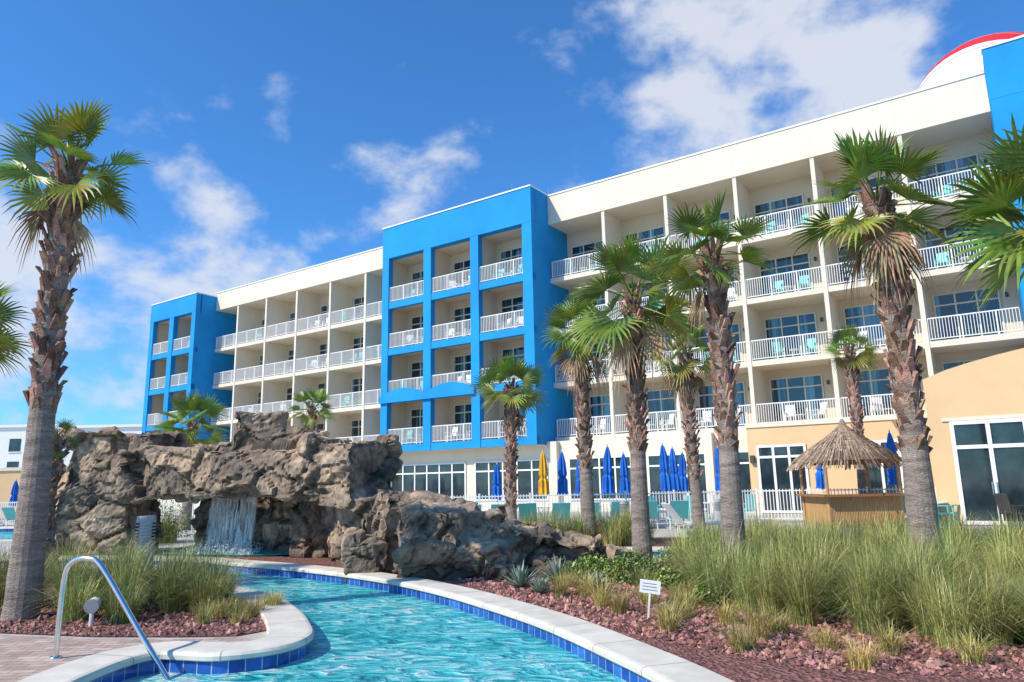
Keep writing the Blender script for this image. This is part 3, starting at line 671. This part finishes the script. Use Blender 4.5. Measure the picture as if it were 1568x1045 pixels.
shrub('flowering_shrub',-11,23.0,1.0,1.3,2500,'shrub',None,40)
def agave(x,y,r,n,seed):
    random.seed(seed); mb=MB()
    for i in range(n):
        a=i*2.4; el=math.radians(80-65*i/n); d=Vector((math.cos(a)*math.cos(el),math.sin(a)*math.cos(el),math.sin(el))); s_=Vector((-math.sin(a),math.cos(a),0)); p=Vector((x,y,.03)); L_=r*U(.8,1.1); gg=U(.7,1.3)
        w0=.022
        mb.raw([p-s_*w0,p+s_*w0,p+d*L_*.5+s_*w0*1.2,p+d*L_*.5-s_*w0*1.2,p+d*L_-Vector((0,0,.04*L_)),p+d*L_*.5-Vector((0,0,.02))],[(0,1,5),(0,5,3),(1,2,5),(5,2,4),(3,5,4)],'agave',gg)
    mb.obj('agave_plant')
for i,(x,y,r) in enumerate(((0.05,11.6,.42),(.65,12.0,.46),(1.15,11.1,.32),(.35,11.0,.27))): agave(x,y,r,42,i+60)
random.seed(5)
def scatter(n,poly,xr,yr):
    mb=MB(); k=0
    while k<n:
        x=U(*xr); y=U(*yr)
        if not inpoly(x,y,poly): continue
        k+=1; s_=U(.014,.03) if rnd()<.8 else U(.03,.055); T=Matrix.Translation((x,y,.012+s_*.3))@Matrix.Rotation(U(0,6),4,'Z')@Matrix.Rotation(U(0,6),4,'X')
        vs=[T@(Vector(v)*s_*U(.6,1.2)) for v in ((1,0,0),(-1,0,0),(0,1,0),(0,-1,0),(0,0,.8),(0,0,-.8))]
        gg=U(.4,1.9); mb.raw(vs,[(0,2,4),(2,1,4),(1,3,4),(3,0,4),(2,0,5),(1,2,5),(3,1,5),(0,3,5)],'lava',(gg,gg*U(.85,1.25),gg*U(.85,1.25)))
    return mb
rbp=[(.9,8.6),(1.3,7.9),(1.9,7.1),(2.6,6.4),(8,5),(8,7.6),(3.2,9),(3,12.6),(-1,12.7),(-.3,10.9)]
scatter(10000,rbp,(-1,7),(5,12.8)).obj('lava_rock_mulch')
scatter(2400,lb,(-8,-2.7),(8.3,12)).obj('lava_rock_mulch')

# ---------------------------------------------------------------- pool furniture
hr=MB(); P=catmull([Vector((-4.52,7.47,.0)),Vector((-4.52,7.47,.4)),Vector((-4.50,7.46,.78)),Vector((-4.42,7.44,.92)),Vector((-4.25,7.4,.95)),Vector((-4.08,7.37,.86)),Vector((-3.6,7.25,.27)),Vector((-3.0,7.1,-.45))],6)
hr.tube(P,[.026]*len(P),'steel',14); hr.cyl((-4.52,7.47,0),(-4.52,7.47,.03),.06,.05,'steel',16)
hr.obj('pool_handrail',smooth=True)
def bollard(x,y,h=.95,r=.15):
    b=MB(); b.cyl((x,y,0),(x,y,h*.62),r,r,'grey',20)
    for i in range(5): b.cyl((x,y,h*.65+i*.05*h),(x,y,h*.65+i*.05*h+.018),r,r,'grey',20)
    b.cyl((x,y,h*.6),(x,y,h*.92),r*.62,r*.62,'trim',12); b.cyl((x,y,h*.90),(x,y,h),r,r*.95,'grey',20)
    b.obj('bollard_light')
bollard(-6.7,13.4,1.15,.165); bollard(6.7,24.4); bollard(3.6,24.5)
b=MB(); T=Matrix.Translation((1.56,8.87,.3))@Matrix.Rotation(-.25,4,'Z')@Matrix.Rotation(.12,4,'Y')
b.box(-.012,.012,-.008,.008,-.32,.0,'trim',T); b.box(-.12,.12,-.012,-.009,0,.15,'trim',T)
for i in range(3): b.box(-.09,.07+.01*i,-.0145,-.0125,.107-.035*i,.113-.035*i,'black',T)
b.obj('garden_sign')
b=MB(); b.cyl((-5.15,9.15,0),(-5.15,9.15,.2),.025,.025,'trim',10); b.cyl((-5.15,9.2,.27),(-5.12,9.08,.25),.07,.08,'trim',14); b.cyl((-5.12,9.08,.25),(-5.115,9.06,.247),.085,.085,'grey',14); b.obj('landscape_spotlight')
b=MB(); b.box(-3.15,-2.95,14.9,15.0,.07,.17,'trim'); b.obj('pool_floodlight')
def fence(P,name='white_picket_fence',h=1.2):
    b=MB()
    for (x0,y0),(x1,y1) in zip(P[:-1],P[1:]):
        L_=math.hypot(x1-x0,y1-y0); T=Matrix.Translation((x0,y0,0))@Matrix.Rotation(math.atan2(y1-y0,x1-x0),4,'Z')
        n=int(L_/.115)
        b.box(0,L_,-.02,.02,h-.08,h-.04,'trim',T); b.box(0,L_,-.02,.02,.12,.16,'trim',T)
        for i in range(n+1):
            x=L_*i/n; wv=.035 if i%16==0 else .014; b.box(x-wv,x+wv,-wv,wv,0 if i%16==0 else .1,h+(.05 if i%16==0 else 0),'trim',T)
    return b.obj(name)
fence([(-5.0,27),(4.0,26.6),(9.0,27.4),(14.6,24.6)])
fence([(-36,38),(-14,36)])
def umbrella(x,y,h,key,s=1):
    b=MB(); b.cyl((x,y,0),(x,y,.08),.28,.25,'grey',14); b.cyl((x,y,0),(x,y,h),.025,.025,'trim',8)
    zs=[h*.40,h*.44,h*.6,h*.64,h*.68,h*.85,h*.97,h+.02]; rs=[.21,.19,.17,.11,.16,.13,.06,.01]; n=16; vs=[];fs=[]; lx=U(-.04,.04)
    for z,r in zip(zs,rs):
        for j in range(n):
            a=2*math.pi*j/n; rr=r*(1.2 if j%2 else .7)*U(.9,1.1); vs.append((x+lx*(h-z)+rr*math.cos(a),y+rr*math.sin(a),z+(U(-.06,.06) if z<h*.43 else 0)))
    for i in range(len(zs)-1):
        for j in range(n): fs.append((i*n+j,i*n+(j+1)%n,(i+1)*n+(j+1)%n,(i+1)*n+j))
    b.raw(vs,fs,key); b.cyl((x,y,h),(x,y,h+.1),.03,.01,'grey',8)
    b.obj('closed_patio_umbrella')
for x,y,h,k in ((-.72,30,2.4,'ublue'),(1.89,29,2.8,'ublue'),(2.79,31,2.75,'ublue'),(3.53,27.5,2.9,'ublue'),(4.64,31,2.75,'ublue'),(5.08,31,2.6,'ublue'),(5.92,29,3.0,'ublue'),(6.52,30,2.9,'ublue'),(7.27,31.5,2.75,'ublue'),(8.12,29,2.85,'ublue'),(9.0,31,2.85,'ublue'),(1.12,28.5,2.8,'uyel'),(14.0,27,3.2,'ublue'),(12.6,30,2.9,'ublue')):
    umbrella(x,y,h,k)
for x,y,h,k in ((-26,39.5,2.4,'uyel'),(-30.5,40,2.3,'ublue'),(-31.6,41,2.3,'ublue'),(-25,41,2.3,'ublue'),(-33,42,2.3,'ublue'),(-28,41,2.3,'ublue')): umbrella(x,y,h,k)
def lounge(x,y,rz,k='teal'):
    b=MB(); T=Matrix.Translation((x,y,0))@Matrix.Rotation(rz,4,'Z')
    for sx in (-.32,.28): b.box(sx,sx+.04,-1,.45,.3,.34,'trim',T)
    for sx in (-.32,.28):
        for sy in (-.95,.35): b.box(sx,sx+.04,sy,sy+.04,0,.3,'trim',T)
    b.box(-.28,.28,-1,.4,.335,.355,k,T); T2=T@Matrix.Translation((0,.4,.345))@Matrix.Rotation(.9,4,'X'); b.box(-.3,.3,0,.75,-.01,.01,k,T2)
    b.obj('pool_lounge_chair')
random.seed(9)
for i in range(9): lounge(-2.5+i*1.0,25.2+U(-.2,.2),math.pi+U(-.15,.15))
lounge(5.2,21.6,math.pi/2+.2,'trim'); lounge(5.4,22.5,math.pi/2,'trim')
for i in range(8): lounge(-31+i*1.6,36.5,math.pi+U(-.1,.1))
def pchair(x,y,rz,k):
    b=MB(); chair(b,0,0,0,0,k); b.obj('patio_chair',loc=(x,y,0),rot=rz)
for x,y,r_,k in ((13.1,25.8,.5,'teal'),(14.2,26.6,2.2,'teal'),(12.7,27,3.4,'teal'),(14.6,25.6,1.2,'teal'),(13.3,23.4,.4,'teal'),(14.1,23.9,-1.2,'teal'),(12.9,24.4,2.6,'teal'),(8,28.5,.3,'trim'),(7,28.3,2,'teal'),(5.5,28.6,.5,'teal'),(9.2,28.8,3,'teal'),(3,29,1,'teal'),(1,29,2,'trim'),(15.2,22.6,1.8,'bronze')): pchair(x,y,r_,k)
for x,y in ((13.6,26.2),(7.5,28.6),(13.5,24.0)):
    b=MB(); b.cyl((x,y,.7),(x,y,.73),.5,.5,'trim',18); b.cyl((x,y,0),(x,y,.7),.04,.04,'trim',8); b.obj('patio_table')

# tiki hut
hut=empty('tiki_hut_bar',(11.05,24.3,0)); b=MB(); random.seed(3)
for sx in (-1.15,1.15):
    for sy in (-1.0,1.0): b.cyl((sx,sy,0),(sx,sy,2.2),.055,.05,'bamboo',10)
b.box(-1.2,1.2,-1.05,-.98,2.0,2.1,'wood'); b.box(-1.2,1.2,.98,1.05,2.0,2.1,'wood')
for i in range(46):
    x=-1.15+i*.051; b.cyl((x,-1.02,0),(x,-1.02,.98),.024,.024,'bamboo',6)
for i in range(36):
    y=-1.0+i*.052; b.cyl((1.15,y,0),(1.15,y,.98),.024,.024,'bamboo',6); b.cyl((-1.15,y,0),(-1.15,y,.98),.024,.024,'bamboo',6)
b.box(-1.4,1.4,-1.3,-.85,.98,1.05,'wood'); b.box(1.0,1.4,-.849,1.0,.98,1.05,'wood'); b.box(-1.4,-1.0,-.849,1.0,.98,1.05,'wood')
b.obj('bar_and_posts',hut)
b=MB()
def rz_(r): return 3.38-1.22*(r/1.7)**.85
b.raw([(1.6*math.cos(a*math.pi/8),1.6*math.sin(a*math.pi/8),2.12) for a in range(16)]+[(0,0,3.3)],[(i,(i+1)%16,16) for i in range(16)],'thatch',.5)
for lay in range(12):
    u=lay/12; rr0=1.78*(1-u); n=int(190*(1-u)+30)
    for i in range(n):
        a=U(0,6.283); r1=max(.02,rr0-.5); ro=rr0+U(.0,.12); z1=rz_(r1)+.04; z0=rz_(ro)-U(.0,.12)-(.12 if lay==0 else 0)
        wd=U(.012,.035); sa=Vector((-math.sin(a),math.cos(a),0))*wd; dr=Vector((math.cos(a),math.sin(a),0)); gg=U(.5,1.6)
        b.face([dr*r1+Vector((0,0,z1))-sa*.4,dr*ro+Vector((0,0,z0))-sa,dr*ro+Vector((0,0,z0-.03))+sa*.3,dr*r1+Vector((0,0,z1))+sa*.4],'thatch',(gg,gg*U(.9,1.05),gg*U(.85,1.1)))
b.cyl((0,0,3.25),(0,0,3.5),.16,.05,'thatch',8,c=.8)
b.obj('thatch_roof',hut)
scene.view_settings.view_transform='Standard'; scene.view_settings.look='None'; scene.view_settings.exposure=0
print('done')
